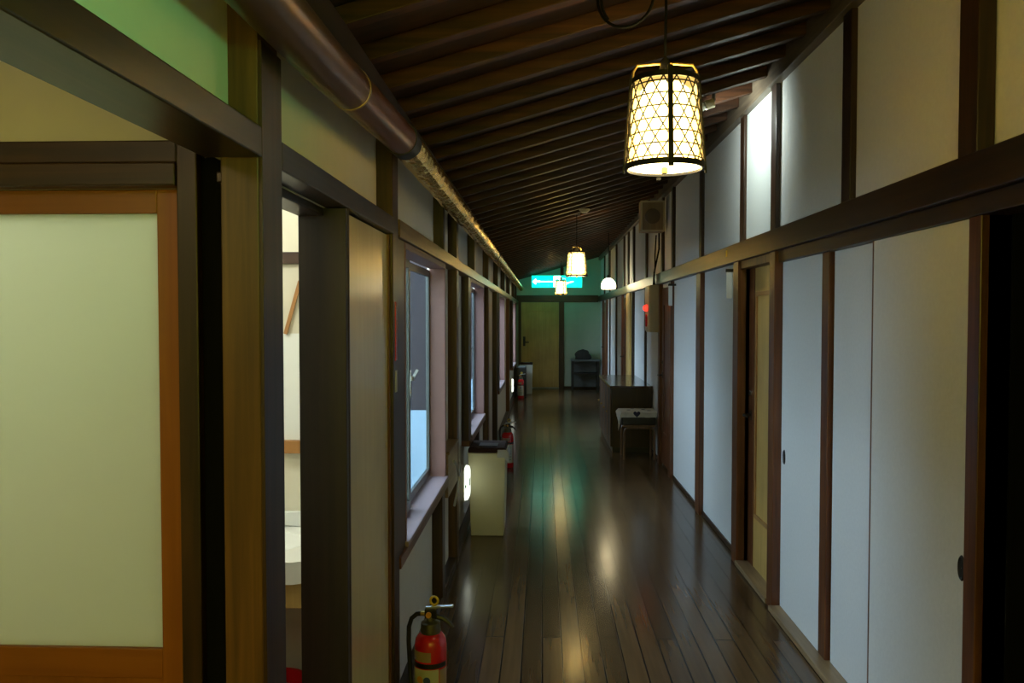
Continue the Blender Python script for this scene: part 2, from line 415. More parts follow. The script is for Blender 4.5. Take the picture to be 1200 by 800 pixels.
trim(MB().box(XL, PL, 6.4, 6.5, 0.05, .60), M['post_z'], 'short stud under the second window sill', 'post')
trim(MB().box(-.638, -.513, 2.063, 2.085, 0, 1.785), M['jamb_dark'], 'dark far jamb of the washroom doorway', 'post', bevel=.001)
trim(MB().box(-.545, -.511, 2.0855, 2.097, 0, 1.787), M['post_z'], 'dark edge strip between the doorway and the beige board', 'post', bevel=.002)
# washroom door lintels (frontal)
trim(MB().box(-2.6, -.718, 1.545, 1.575, 1.804, 1.848), M['post_x'], 'upper dark lintel above the frosted door', 'lintel')
trim(MB().box(-2.6, -.7175, 1.535, 1.575, 1.758, 1.803), M['post_x'], 'lower dark lintel above the frosted door', 'lintel')
trim(MB().box(-.717, -.676, 1.54, 1.575, 0, 1.848), M['post_z'], 'dark jamb right of the frosted door', 'post')
trim(MB().box(-.675, -.60, 1.56, 1.575, 0, 1.95), M['dark'], 'black strip painting the shaded gap between jamb and corner post', 'post', bevel=0)  # shade of the recess put in as a black filler

# posts on the right
trim(MB().box(1.172, XR, 2.215, 2.315, 1.948, 2.70), M['post_z'], 'dark upper post nearest on the right wall', 'post')
for a, b, s in [(3.17, 3.26, 'second from the near end of the right wall'), (4.165, 4.255, 'on the near side of the bright glossy panel'),
                (4.815, 4.91, 'on the far side of the bright glossy panel'), (6.09, 6.17, 'beyond the lantern on the right wall')]:
    trim(MB().box(PR, XR, a, b, 1.948, 2.70), M['post_z'], 'dark upper post ' + s, 'post')
for a, s in [(7.40, 'in front of the loudspeaker'), (8.05, 'behind the loudspeaker'), (9.30, 'just beyond the loudspeaker'), (10.6, 'above the far end of the shoe cabinet'),
             (11.25, 'near the milk glass lamp'), (11.85, 'beside the milk glass lamp'), (13.1, 'beyond the milk glass lamp'), (14.4, 'second before the end wall on the right'), (15.6, 'last before the end wall on the right')]:
    trim(MB().box(PR, XR, a, a+.09, 1.948, 2.70), M['post_z'], 'dark upper post ' + s, 'post')
trim(MB().box(1.198, 1.30, 2.234, 2.298, 0, 1.838), M['red_z'], 'reddish brown post at the near edge of the sliding panels', 'post')
trim(MB().box(1.28, 1.345, 2.228, 2.234, 0, 1.79), M['dark'], 'black jamb face inside the near right doorway', 'post', bevel=0)
trim(MB().box(1.211, 1.24, 3.43, 3.513, .028, 1.78), M['red_z'], 'brown post between the sliding panels', 'post')
trim(MB().box(1.172, 1.30, 4.085, 4.18, 0, 1.838), M['red_z'], 'brown near jamb of the tan door', 'post')
trim(MB().box(1.172, 1.30, 4.84, 4.965, 0, 1.838), M['red_z'], 'brown far jamb of the tan door', 'post')
trim(MB().box(1.185, 1.30, 4.18, 4.84, 1.79, 1.838), M['lit_post'], 'brown head of the tan door frame', 'lintel')
trim(MB().box(1.165, 1.30, 4.18, 4.84, 0.001, .03), M['tan_y'], 'worn wood threshold of the tan door', 'threshold')
trim(MB().box(1.185, XR, 6.06, 6.22, .0, 1.838), M['red_z'], 'thin brown post between the two white papered panels', 'post')
for a, b, d in [(7.45, 7.56, 'near jamb of the red brown door'), (8.15, 8.25, 'far jamb of the red brown door'), (11.28, 11.40, 'near jamb of the door past the shoe cabinet'),
                (12.03, 12.12, 'far jamb of the door past the shoe cabinet'), (14.95, 15.05, 'near jamb of the last right door'), (15.90, 16.0, 'far jamb of the last right door')]:
    trim(MB().box(1.185, 1.30, a, b, 0, 1.838), M['red_z'], 'reddish ' + d, 'post')
trim(MB().box(1.195, XR, 9.38, 9.45, 0, 1.838), M['post_z'], 'thin dark stud above the near end of the shoe cabinet', 'post')
trim(MB().box(1.185, XR, 10.62, 10.70, 0, 1.838), M['post_z'], 'thin dark stud above the far end of the shoe cabinet', 'post')
trim(MB().box(1.175, XR, 10.85, 11.27, 0, 1.838), M['tan'], 'post board past the shoe cabinet, lamplight put into its tan', 'board')  # yellow lamplight on this post given as tan wood
trim(MB().box(1.195, XR, 13.1, 13.18, 0, 1.838), M['post_z'], 'thin dark stud in the far right wall', 'post')
trim(MB().box(1.195, XR, 14.35, 14.42, 0, 1.838), M['post_z'], 'thin dark stud next to the last right door', 'post')
# bright glossy panel lit by the spot
trim(MB().box(XR-.008, XR, 4.255, 4.815, 1.948, 2.70), M['plaster_gloss'], 'bright white upper panel lit by the small spot lamp', 'panel', bevel=0)

# ------------------------------------------------------------------ windows on the left
def window(n, a, b, label):
    w = thing('window_%d' % n, label, 'window', (0, a, 0), kind='structure'); L = b-a
    mb = MB(); mb.box(-.60, PL, 0, .022, .64, 1.785).box(-.60, PL, L-.022, L, .64, 1.785).box(-.60, PL, .022, L-.022, 1.757, 1.785)
    mb.build('casing', M['mauve'], w, .003)
    MB().box(PL-.055, PL-.002, -.148, -.0005, .60, 1.786).build('near_casing_strip', M['post_z'], w, .003)
    MB().box(-.625, -.503, -.01, L+.01, .635, .655).build('sill', M['sill'], w, .004)
    MB().box(XL, -.507, -.149, L+.04, .595, .635).build('apron', M['red_z'], w, .003)
    mid = L*.37
    def sash(x0, x1, y0, y1, nm, mat):
        t = .035; f = MB()
        f.box(x0, x1, y0, y0+t, .66, 1.75).box(x0, x1, y1-t, y1, .66, 1.75).box(x0, x1, y0+t, y1-t, .66, .70).box(x0, x1, y0+t, y1-t, 1.715, 1.75)
        s = f.build(nm, mat, w, .002)
        MB().box((x0+x1)/2-.002, (x0+x1)/2+.002, y0+t, y1-t, .70, 1.715).build('pane', M['glass'], s)
        return s
    sash(-.597, -.580, .024, mid+.04, 'sash', M['alu'])
    s2 = sash(-.616, -.599, mid, L-.004, 'sash', M['alu'])
    lt = MB(); lt.lathe([(.0, 0), (.013, 0), (.013, .02), (.0, .02)], 16, caps=False)
    lt.box(-.006, .006, -.004, .004, .0, .055, Matrix.Rotation(.5, 4, 'Y'), (0, 0, 0))
    o = lt.build('latch', M['steel'], w, smooth=True); o.location = (-.572, mid+.02, 1.225)
    lt2 = MB().box(-.580, -.574, mid+.008, mid+.032, 1.15, 1.27).build('latch_plate', M['steel'], w, .002)
    return w
window(1, *WIN[0], 'nearest left window with mauve casing, aluminium sashes and crescent latch')
window(2, *WIN[1], 'second left window, behind the cream waste bin')
window(3, *WIN[2], 'third left window, past the second extinguisher')
window(4, *WIN[3], 'farthest left window, near the end door')
# outdoors beyond the windows
mb = MB().box(-9, -.70, 1.0, 22, -.35, -.30)
tag(mb.build('ground_outside', M['grass']), 'grey gravel ground outside the windows', 'ground', None, 'structure')
for a, b, s in [(4.95, .92, 'first'), (7.75, .9, 'second'), (11.6, .9, 'third'), (15.9, .9, 'fourth')]:  # added screens: bright and dark window view in their colours, width blocks daylight
    t = thing('added_screen', 'added screen shaping the daylight just past the %s left window' % s, 'screen', (-.67, a, -.30), group='added light screens outside the windows')
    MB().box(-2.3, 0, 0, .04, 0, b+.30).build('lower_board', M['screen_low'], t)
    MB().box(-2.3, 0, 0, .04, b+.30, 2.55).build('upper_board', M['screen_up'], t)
    MB().box(-2.34, -2.301, -1.15, .04, 0, 2.75).build('blocking_board', M['screen_up'], t)  # unseen board added to keep daylight off the near sliding panels

# ------------------------------------------------------------------ doors
d = thing('door_1', 'orange framed sliding door with a tall frosted glass pane at far left', 'door', (0, 1.582, 0), kind='structure')
mb = MB(); mb.box(-.777, -.712, 0, .03, .003, 1.757); mb.box(-1.62, -1.585, 0, .03, .003, 1.757)
mb.build('stile', M['orange_z'], d, .002)
mb = MB(); mb.box(-1.585, -.777, 0, .03, 1.71, 1.757); mb.box(-1.585, -.777, 0, .03, .76, .822); mb.box(-1.585, -.777, 0, .03, .003, .12)
mb.build('rail', M['orange_x'], d, .002)
MB().box(-1.585, -.777, .010, .018, .822, 1.71).build('frosted_pane', M['frosted'], d)
MB().box(-1.585, -.777, .008, .022, .12, .76).build('lower_panel', M['orange_z'], d)
d = thing('door_2', 'varnished beige board door slid against the left wall beside the doorway', 'door', (0, 0, 0), kind='structure')
MB().box(-.546, -.53, 2.098, 2.712, .012, 1.782).build('door_leaf', M['board'], d, .002)
MB().box(-.551, -.522, 2.696, 2.716, .012, 1.782).build('edge_strip', M['red_z'], d, .002)

def panel_door(n, label, y0, y1, leaf, mould, xf=1.262, zt=1.79, handle_far=True):
    w = thing('door_%d' % n, label, 'door', (xf, y0, .03), kind='structure'); L = y1-y0; zt -= .03
    lf = MB().box(0, .035, .002, L-.002, 0, zt).build('door_leaf', leaf, w, .002)
    a, b = .11, L-.15
    mb = MB()
    for (p, q, r, s) in [(a, b, .30, .325), (a, b, zt-.165, zt-.14), (a, a+.025, .325, zt-.165), (b-.025, b, .325, zt-.165)]:
        mb.box(-.010, 0, p, q, r, s)
    mb.build('moulding', mould, lf, .003)
    if leaf is M['tan']: MB().box(-.004, -.0002, L-.115, L-.003, .001, zt-.001).build('stile', M['red_z'], lf)
    yy = L-.055 if handle_far else .055; sg = -1 if handle_far else 1
    h = MB(); h.tube([(0, yy, .89), (-.045, yy, .89)], .009, 10); h.tube([(-.045, yy, .89), (-.05, yy+sg*.05, .892), (-.046, yy+sg*.10, .89)], [.010, .009, .007], 10)
    h.box(-.006, 0, yy-.02, yy+.02, .86, .92)
    h.build('handle', M['black'], lf, smooth=True)
    k = MB(); k.rings([[(x, yy+.016*math.cos(2*PI*i/16), 1.02+.016*math.sin(2*PI*i/16)) for i in range(16)] for x in (0, -.012)])
    k.build('lock', M['steel'], lf, smooth=True)
    return w
panel_door(3, 'tan panelled door recessed in the right wall beside the sliding panels', 4.18, 4.84, M['tan'], M['tan_mould'], 1.245)
panel_door(4, 'red brown door on the right behind the covered stool', 7.56, 8.15, M['red_z'], M['red_z'], 1.212)
panel_door(5, 'red brown door on the right past the shoe cabinet', 11.40, 12.03, M['red_z'], M['red_z'], 1.212)
panel_door(6, 'farthest red brown door on the right, next to the end wall', 15.05, 15.90, M['red_z'], M['red_z'], 1.212)
# end door (faces the viewer)
d = thing('door_7', 'tan panelled door in the far end wall', 'door', (0, YE, 0), kind='structure')
lf = MB().box(-.452, .34, -.03, 0, .03, 1.822).build('door_leaf', M['tan'], d, .002)
mb = MB()
for p in [(-.31, .20, .38, .41), (-.31, .20, 1.63, 1.66), (-.31, -.285, .41, 1.63), (.175, .20, .41, 1.63)]: mb.box(p[0], p[1], -.042, -.03, p[2], p[3])
mb.build('moulding', M['tan'], lf, .003)
h = MB(); h.tube([(-.39, -.03, .98), (-.39, -.08, .98)], .012, 10); h.tube([(-.39, -.08, .98), (-.29, -.08, .98)], .011, 10); h.box(-.415, -.365, -.036, -.03, .90, 1.10)
h.build('handle', M['black'], lf, smooth=True)

# sliding panels (fusuma) right
def fusuma(n, label, x, y0, y1, pull, edge=False):
    w = thing('door_%d' % n, label, 'sliding panel', (0, 0, 0), kind='structure')
    lf = MB().box(x, x+.02, y0, y1, .029, 1.779).build('panel', M['plaster_white'], w, .002)
    if edge: MB().box(x-.0015, x+.001, y1-.008, y1+.0005, .029, 1.779).build('edge_strip', M['red_z'], lf)
    if pull:
        prof = [(.0, -.001), (.026, -.001), (.030, -.004), (.034, -.001), (.035, .004)]
        r = []
        for rr, dx in prof:
            r.append([(x+dx, pull[0]+.55*rr*math.cos(2*PI*i/24), pull[1]+1.1*rr*math.sin(2*PI*i/24)) for i in range(24)])
        r[0] = [(x-.0015, pull[0]+.001*math.cos(2*PI*i/24), pull[1]+.001*math.sin(2*PI*i/24)) for i in range(24)]
        MB().rings(r, caps=False).build('finger_pull', M['black'], lf, smooth=True)
fusuma(8, 'wide white sliding panel nearest the viewer on the right, pull at its near edge', 1.205, 2.302, 2.965, (2.318, .78), True)
fusuma(9, 'white sliding panel partly behind the nearest one, left of its seam', 1.229, 2.90, 3.413, None)
fusuma(10, 'narrow white sliding panel beside the tan door with small black pull', 1.213, 3.517, 4.083, (4.03, .80))

# ------------------------------------------------------------------ pendant lanterns
def lantern(loc, label, ctop):
    t = thing('pendant_lantern', label, 'lantern', loc, group='woven paper lanterns along the corridor')
    r0, r1, H = .108, .090, .240
    R = lambda z: r0 + (r1-r0)*z/H
    MB().lathe([(R(z)-.003, z) for z in (.004, .08, .16, H-.002)], 48, caps=False).build('paper_shade', M['paper'], t, smooth=True)
    MB().lathe([(.0, .03), (.05, .018), (.082, .028), (.074, .12), (.068, .215), (.05, .232), (.0, .232)], 32, caps=False).build('inner_diffuser', M['bulb'], t, smooth=True)
    MB().lathe([(.0, .0005), (r0-.006, .0005), (r0-.006, .004), (.0, .004)], 48, caps=False).build('bottom_diffuser', M['bulb_btm'], t, smooth=True)
    wv = MB(); n = 16; h = H/7
    for m in range(7):
        z = (m+.5)*h
        wv.tube([(R(z)*math.cos(2*PI*i/48), R(z)*math.sin(2*PI*i/48), z) for i in range(48)], .0022, 5, loop=True)
    tot = 7*h/math.sqrt(3)/((r0+r1)/2)
    for s in (-1, 1):
        for i in range(n):
            a0 = 2*PI*i/n
            wv.tube([((R(H*k/12)+.001)*math.cos(a0+s*tot*k/12), (R(H*k/12)+.001)*math.sin(a0+s*tot*k/12), H*k/12) for k in range(13)], .0022, 5)
    wv.build('woven_lattice', M['black'], t, smooth=True)
    for z, nm in ((.0, 'bottom_ring'), (H, 'top_ring')):
        rr = R(z)
        MB().lathe([(rr-.003, z-.006), (rr+.004, z-.006), (rr+.004, z+.009), (rr-.003, z+.009), (rr-.003, z-.006)], 48, caps=False).build(nm, M['black'], t, smooth=True)
    for a in (-PI/2, 0, PI/2, PI):
        c, s = math.cos(a), math.sin(a)
        p = MB(); w2 = .007 if abs(s) > .5 else .004
        pts = []
        for z, off in ((-.016, .006), (H+.02, .006)):
            rr = R(z)
            for dr in (off-.002, off+.004):
                for dw in (-w2, w2):
                    pts.append(((rr+dr)*c - dw*s, (rr+dr)*s + dw*c, z))
        p.hexa(pts); p.build('strap', M['black'], t, .001)
    hd = MB()
    hd.tube([(-.092, 0, H+.008), (-.090, 0, H+.03), (-.078, 0, H+.048), (-.03, 0, H+.052), (.03, 0, H+.052), (.078, 0, H+.048), (.090, 0, H+.03), (.092, 0, H+.008)], .004, 8)
    hd.build('handle', M['brass'], t, smooth=True)
    MB().lathe([(.0, H-.02), (.016, H-.02), (.018, H+.03), (.012, H+.06), (.005, H+.07), (.0, H+.07)], 20, caps=False).build('lamp_holder', M['black'], t, smooth=True)
    MB().tube([(0, 0, H+.065), (0.002, 0, (H+ctop)/2), (0, 0, ctop)], .0042, 8).build('cord', M['cable'], t, smooth=True)
    MB().lathe([(.0, ctop-.035), (.03, ctop-.035), (.04, ctop-.01), (.04, ctop), (.0, ctop)], 24, caps=False).build('ceiling_rose', M['black'], t, smooth=True)
    MB().lathe([(.0, -.016), (.009, -.016), (.009, .0), (.0, .0)], 16, caps=False).build('bottom_knob', M['brass'], t, smooth=True)
    return t
LZ = 1.925
ct = zb(.34)-LZ-.004
L1 = lantern((.345, 2.29, LZ), 'nearest and largest glowing woven paper lantern hanging from the ceiling', ct)
L2 = dup(L1, (.345, 8.15, LZ), 1.0, 'second lantern down the corridor, above the exit sign in view')
L3 = dup(L1, (.325, 14.3, LZ-.01), .4, 'farthest small lantern, hanging in front of the green exit sign')

# milk glass pendant
t = thing('milk_glass_pendant', 'white glass dome lamp hanging near the right wall', 'lamp', (.93, 11.35, 1.905))
MB().lathe([(.0, .0), (.085, .0), (.102, .012), (.105, .04), (.095, .085), (.07, .125), (.035, .15), (.012, .158), (.0, .158)], 32, caps=False).build('glass_dome', M['globe'], t, smooth=True)
MB().lathe([(.0, .150), (.022, .150), (.018, .19), (.006, .205), (.0, .205)], 16, caps=False).build('cap', M['black'], t, smooth=True)
MB().tube([(0, 0, .20), (0, 0, zb(.93)-1.905)], .005, 8).build('cord', M['cable'], t)

# ------------------------------------------------------------------ exit sign
t = thing('exit_sign', 'glowing green emergency exit sign with white arrow hanging before the end wall', 'sign', (.28, 15.9, 2.10))
MB().box(-.5, .5, 0, .09, 0, .235).build('housing', M['teal'], t, .006)
mb = MB(); y0, y1 = -.004, -.0005
mb.prism([(-.485, .117), (-.425, .175), (-.405, .160), (-.435, .130), (-.33, .135), (-.33, .099), (-.435, .104), (-.405, .074), (-.425, .059)], 'Y', y0, y1)
mb.box(-.33, -.07, y0, y1, .108, .124)
mb.build('arrow', M['tealw'], t)
mb = MB(); mb.box(-.065, .085, y0, y1, .008, .227)
sq = mb.build('pictogram_panel', M['tealw'], t)
mb = MB(); yy0, yy1 = -.008, -.0045
mb.prism([(.012+.018*math.cos(2*PI*i/16), .188+.018*math.sin(2*PI*i/16)) for i in range(16)], 'Y', yy0, yy1)
for poly in [[(-.005, .165), (.03, .165), (.04, .10), (.005, .095)], [(.005, .10), (.03, .10), (-.02, .05), (-.05, .03), (-.055, .045), (-.03, .06)],
             [(.02, .10), (.04, .10), (.06, .06), (.055, .02), (.04, .02), (.042, .055)], [(-.005, .165), (-.045, .135), (-.04, .12), (.0, .145)], [(.03, .16), (.065, .12), (.055, .11), (.028, .14)]]:
    mb.prism(poly, 'Y', yy0, yy1)
mb.build('running_figure', M['teal'], sq)
mb = MB(); mb.prism([(.17, .04), (.17, .095), (.33, .125), (.33, .105), (.25, .09)], 'Y', y0, y1); mb.build('right_mark', M['tealw'], t)
for x in (.10,): MB().box(x-.03, x+.03, .03, .06, .235, zr(.38)-2.10+.03).build('hanger', M['black'], t)

# ------------------------------------------------------------------ duct on the left
def duct_z(y): 
    P = [(-2, 1.98), (1.64, 2.025), (2.6, 2.073), (4, 2.075), (9, 2.098), (16.8, 2.108)]
    for (a, za), (b, zb_) in zip(P, P[1:]):
        if a <= y <= b: return za + (zb_-za)*(y-a)/(b-a)
t = thing('ceiling_duct', 'long duct under the left eaves, dull painted near and wrinkled foil with lantern gold put into its colour beyond', 'duct', (-.452, 0, 0))
MB().tube([(0, y/10, duct_z(y/10)) for y in range(-20, 27)], .050, 24).build('painted_pipe', M['duct'], t, smooth=True)
rg = []; y = 2.61
while y < YE-.005:
    base = .050 + random.uniform(-.003, .002)
    rg.append([((base+random.uniform(-.0022, .0022))*math.cos(2*PI*i/22), y+random.uniform(-.005, .005), duct_z(min(y, 16.8))+(base+random.uniform(-.0022, .0022))*math.sin(2*PI*i/22)) for i in range(22)])
    y += .026
MB().rings(rg).build('foil_sleeve', M['foil'], t)
for a, b in ((2.53, 2.63), (7.52, 7.57), (12.0, 12.05)):
    MB().tube([(0, a, duct_z(a)), (0, b, duct_z(b))], .0535, 24).build('collar', M['collar'], t, smooth=True)
MB().tube([(0, 1.86, duct_z(1.86)), (0, 1.872, duct_z(1.872))], .0512, 24).build('strap', M['brass'], t, smooth=True)

# ------------------------------------------------------------------ fire extinguishers
def extinguisher(loc, rz, label):
    t = thing('fire_extinguisher', label, 'fire extinguisher', loc, rz, group='fire extinguishers along the left wall')
    r = .059
    MB().lathe([(.0, .0), (r-.004, .0), (r, .008), (r, .31), (r-.004, .332), (r-.018, .350), (.024, .356), (.0, .356)], 36, caps=False).build('cylinder', M['red'], t, smooth=True)
    def wrap(a0, a1, z0, z1, dr, nm, mt, par):
        n = 18; rr = r+dr
        a = [[(rr*math.cos(a0+(a1-a0)*i/n), rr*math.sin(a0+(a1-a0)*i/n), z) for i in range(n+1)] for z in (z0, z1)]
        return MB().rings(a, closed=False, caps=False).build(nm, mt, par, smooth=True)
    F = -PI/2
    wrap(F-1.15, F+.25, .262, .298, .0008, 'name_label', M['label2'], t)
    wrap(F-1.4, F+1.4, .238, .256, .0008, 'dark_band', M['black'], t)
    lb = wrap(F-1.2, F+.75, .05, .235, .0008, 'instruction_label', M['label'], t)
    wrap(F+.80, F+1.5, .05, .232, .0008, 'side_label', M['label2'], t)
    for a, mt in ((F-.45, M['orange']), (F+.0, M['blue'])):
        c = Vector((math.cos(a), math.sin(a), 0)); s = Vector((-c.y, c.x, 0)); o = c*(r+.0022)+Vector((0, 0, .197))
        MB().rings([[o + .013*math.cos(2*PI*i/20)*s + Vector((0, 0, .013*math.sin(2*PI*i/20))) for i in range(20)], [o - c*.001 + .013*math.cos(2*PI*i/20)*s + Vector((0, 0, .013*math.sin(2*PI*i/20))) for i in range(20)]]).build('hazard_mark', mt, lb)
    mb = MB()
    for k in range(4):
        z = .165-.028*k
        n = 8; a0, a1 = F-.95, F+.5
        mb.rings([[((r+.0018)*math.cos(a0+(a1-a0)*i/n), (r+.0018)*math.sin(a0+(a1-a0)*i/n), z+dz) for i in range(n+1)] for dz in (0, .006)], closed=False, caps=False)
    mb.build('print_lines', M['valve'], lb)
    MB().lathe([(.0, .352), (.036, .352), (.037, .360), (.035, .388), (.028, .392), (.016, .394), (.016, .425), (.0, .425)], 28, caps=False).build('neck_collar', M['valve'], t, smooth=True)
    v = MB(); v.box(-.02, .026, -.014, .014, .405, .438); v.build('valve_body', M['black'], t, .004)
    g = MB(); g.rings([[(-.003+.010*math.cos(2*PI*i/16), yy, .420+.010*math.sin(2*PI*i/16)) for i in range(16)] for yy in (-.014, -.024)]); g.build('pressure_gauge', M['orange'], t, smooth=True)
    lo = MB(); lo.tube([(.018, 0, .410), (.045, 0, .405), (.065, 0, .393), (.083, 0, .372)], [.010, .010, .009, .008], 8); lo.build('carry_handle', M['black'], t, smooth=True)
    up = MB(); up.hexa([(-.018, -.009, .436), (-.018, -.009, .446), (-.018, .009, .436), (-.018, .009, .446), (.085, -.008, .448), (.085, -.008, .456), (.085, .008, .448), (.085, .008, .456)])
    up.build('lever', M['alu_blue'], t, .002)
    MB().box(.008, .020, -.004, .004, .436, .455).build('pin', M['yellow'], t, .001)
    MB().tube([(.014+.014*math.cos(2*PI*i/20), -.002, .468+.015*math.sin(2*PI*i/20)) for i in range(20)], .0045, 8, loop=True).build('pull_ring', M['yellow'], t, smooth=True)
    MB().tube([(-.018, 0, .418), (-.036, 0, .418)], .009, 10).build('hose_fitting', M['brass'], t, smooth=True)
    MB().tube([(-.034, 0, .418), (-.052, 0, .415), (-.070, -.004, .400), (-.079, -.008, .37), (-.079, -.012, .32), (-.075, -.016, .26), (-.070, -.02, .19), (-.068, -.02, .12)], .0085, 10).build('hose', M['black'], t, smooth=True)
    MB().tube([(-.068, -.02, .125), (-.068, -.02, .07)], [.009, .013], 10).build('nozzle', M['black'], t, smooth=True)
    return t
E1 = extinguisher((-.408, 2.864, .001), -.10, 'nearest red fire extinguisher with hose and yellow pin ring under the first window')
E2 = dup(E1, (-.350, 7.95, .001), .15, 'red fire extinguisher standing just behind the cream waste bin')
E3 = dup(E1, (-.405, 14.80, .001), 0, 'small distant red fire extinguisher in front of the black box')

# ------------------------------------------------------------------ waste bins
def bin_(loc, label, mat, bag=True):
    t = thing('waste_bin', label, 'bin', loc)
    def rect(wx, wy, z, ox=0): return [(-wx+ox, -wy, z), (wx+ox, -wy, z), (wx+ox, wy, z), (-wx+ox, wy, z)]
    MB().rings([rect(.112, .15, 0), rect(.128, .172, .555), rect(.131, .175, .56), rect(.131, .175, .575)]).build('body', mat, t, .006)
    MB().rings([rect(.128, .172, .576), rect(.128, .172, .602), rect(.118, .162, .612)]).build('lid', M['lid'], t, .004)
    MB().box(-.06, .07, -.12, .02, .6125, .617).build('flap', M['black'], t, .003)
    if bag:
        b = MB(); n = 9; P = []
        for k in range(5):
            z = .600-.018*k
            row = []
            for i in range(n):
                u = i/(n-1)
                if u < .5: p = (.07+(.068)*u*2, -.178)
                else: p = (.140, -.178+.30*(u-.5)*2)
                row.append((p[0]+random.uniform(-.003, .005)+.012*(u > .4)*k/4, p[1]-random.uniform(0, .006), z + (.018*math.sin(u*9) if k == 4 else 0) + (.045*(1-u/.5) if (k == 4 and u < .5) else 0)))
            P.append(row)
        b.rings(P, closed=False, caps=False)
        b.build('bin_liner', M['bag'], t, smooth=True)
    return t
bin_((-.38, 5.57, .001), 'tall cream waste bin with dark lid and liner bag by the second window', M['bin'])
bin_((-.325, 15.72, .001), 'distant pale waste bin beside the end door', M['bin2'], False)
# black slim box in front of far bin
t = thing('slim_black_box', 'slim black box standing behind the farthest extinguisher', 'box', (-.405, 15.2, .001))
MB().box(-.095, .095, -.16, .16, 0, .55).build('body', M['black'], t, .006)
MB().box(-.09, .09, -.155, .155, .551, .575).build('lid', M['greypanel'], t, .006)

# ------------------------------------------------------------------ guide lamps low on the left wall
def guide_lamp(loc, label):
    t = thing('guide_lamp', label, 'lamp', loc, group='low guide lamps on the left wall')
    def rr(x, w, h, rad, n=6):
        pts = []
        for cx_, cz_, a0 in ((w-rad, h-rad, 0), (-w+rad, h-rad, PI/2), (-w+rad, -h+rad, PI), (w-rad, -h+rad, 3*PI/2)):
            for i in range(n+1):
                a = a0+PI/2*i/n; pts.append((x, cx_+rad*math.cos(a), cz_+rad*math.sin(a)))
        return pts
    MB().rings([rr(0, .085, .112, .03), rr(.057, .085, .112, .03)]).build('back_box', M['white'], t, .002, smooth=True)
    MB().rings([rr(.0575, .082, .109, .03), rr(.078, .080, .105, .035), rr(.085, .066, .090, .035)]).build('diffuser', M['whiteglow'], t, .003, smooth=True)
    MB().box(.0852, .0862, -.03, .03, -.02, .03).build('green_mark', M['green'], t)
    MB().box(.062, .071, -.0828, -.0818, -.02, .0).build('green_mark', M['green'], t)
guide_lamp((XL-.001, 5.27, .40), 'lit white guide lamp low on the wall beside the cream bin')
guide_lamp((XL-.001, 13.25, .37), 'distant lit guide lamp low on the wall before the far bin')

# ------------------------------------------------------------------ wooden niche box and hanging bag by the first window
t = thing('wall_box', 'small light wood box on the wall between the first window and the post', 'box', (XL+.001, 4.28, .52))
MB().box(0, .058, 0, .47, 0, .235).build('body', M['tan_y'], t, .004)
MB().box(0, .066, -.005, .475, .236, .252).build('lid', M['tan_y'], t, .003)
mb = MB(); mb.tube([(-.495, 4.40, .70), (-.487, 4.5, .66), (-.49, 4.62, .58), (-.497, 4.72, .585), (-.50, 4.76, .63)], .008, 8)
mb.tube([(-.495, 4.72, .59), (-.494, 4.6, .50), (-.497, 4.45, .44)], .007, 8)
tag(mb.build('grey_cord', M['bag'], smooth=True), 'limp grey cord hanging against the wall box', 'cord')

# ------------------------------------------------------------------ shoe cabinet on the right
t = thing('shoe_cabinet', 'long low dark wooden shoe cabinet against the right wall', 'cabinet', (0, 8.82, .001))
x0, x1, L = .755, 1.205, 1.70
MB().box(x0+.02, x1, .02, L-.02, 0, .06).build('plinth', M['black'], t)
MB().box(x0+.015, x1, .01, L-.01, .06, .715).build('carcass', M['cab'], t, .003)
MB().box(x0-.012, x1+.005, -.012, L+.012, .716, .745).build('cabinet_top', M['cabtop'], t, .004)
n = 4; w = (L-.02)/n
for k in range(n):
    y0 = .01+k*w
    dd = MB().box(x0-.004, x0+.014, y0+.006, y0+w-.006, .07, .705).build('door', M['cab'], t, .003)
    MB().box(x0-.007, x0-.0035, y0+.006, y0+.03, .07, .705).build('edge_strip', M['cabedge'], dd, .001)
    MB().sphere((x0-.018, y0+w-.05, .42), .012).build('knob', M['brass'], dd, smooth=True)
# stool with covered box
t = thing('bentwood_stool', 'low bentwood stool in front of the shoe cabinet', 'stool', (1.02, 8.56, .001))
MB().box(-.165, .165, -.155, .155, .345, .368).build('seat', M['bentwood'], t, .006)
for sy in (-.14, .14):
    pts = [(-.16, sy, 0), (-.158, sy, .28), (-.15, sy, .315), (-.125, sy, .334), (.125, sy, .334), (.15, sy, .315), (.158, sy, .28), (.16, sy, 0)]
    MB().tube(pts, .0125, 8).build('bent_leg', M['bentwood'], t, smooth=True)
t = thing('black_box', 'black box resting on the bentwood stool under a cloth', 'box', (1.02, 8.56, .3705))
MB().box(-.185, .17, -.16, .16, 0, .125).build('body', M['black'], t, .006)
MB().box(-.18, .165, -.155, .155, .1255, .1325).build('lid', M['black'], t, .003)
t = thing('printed_cloth', 'pale printed cloth with dark heart motif draped over the black box', 'cloth', (1.02, 8.56, .505))
b = MB(); nx, ny = 16, 14; V = []
for i in range(nx+1):
    row = []
    for j in range(ny+1):
        u = -.25 + .43*i/nx; v = -.235 + .40*j/ny
        x, y_, z = u, v, .004
        if u < -.195:
            x = -.195 - (-.195-u)*.5; z -= (-.195-u)*2.6*(1-.8*max(0, (v+.235)/.40))
        if v < -.168:
            y_ = -.168; z -= (-.168-v)*.9
        row.append(b.bm.verts.new((x+random.uniform(-.002, .002), y_-abs(random.uniform(0, .003)), z+random.uniform(0, .003))))
    V.append(row)
for i in range(nx):
    for j in range(ny): b.bm.faces.new((V[i][j], V[i+1][j], V[i+1][j+1], V[i][j+1]))
o = b.build('cloth_sheet', M['cloth'], t, smooth=True)
hp = []
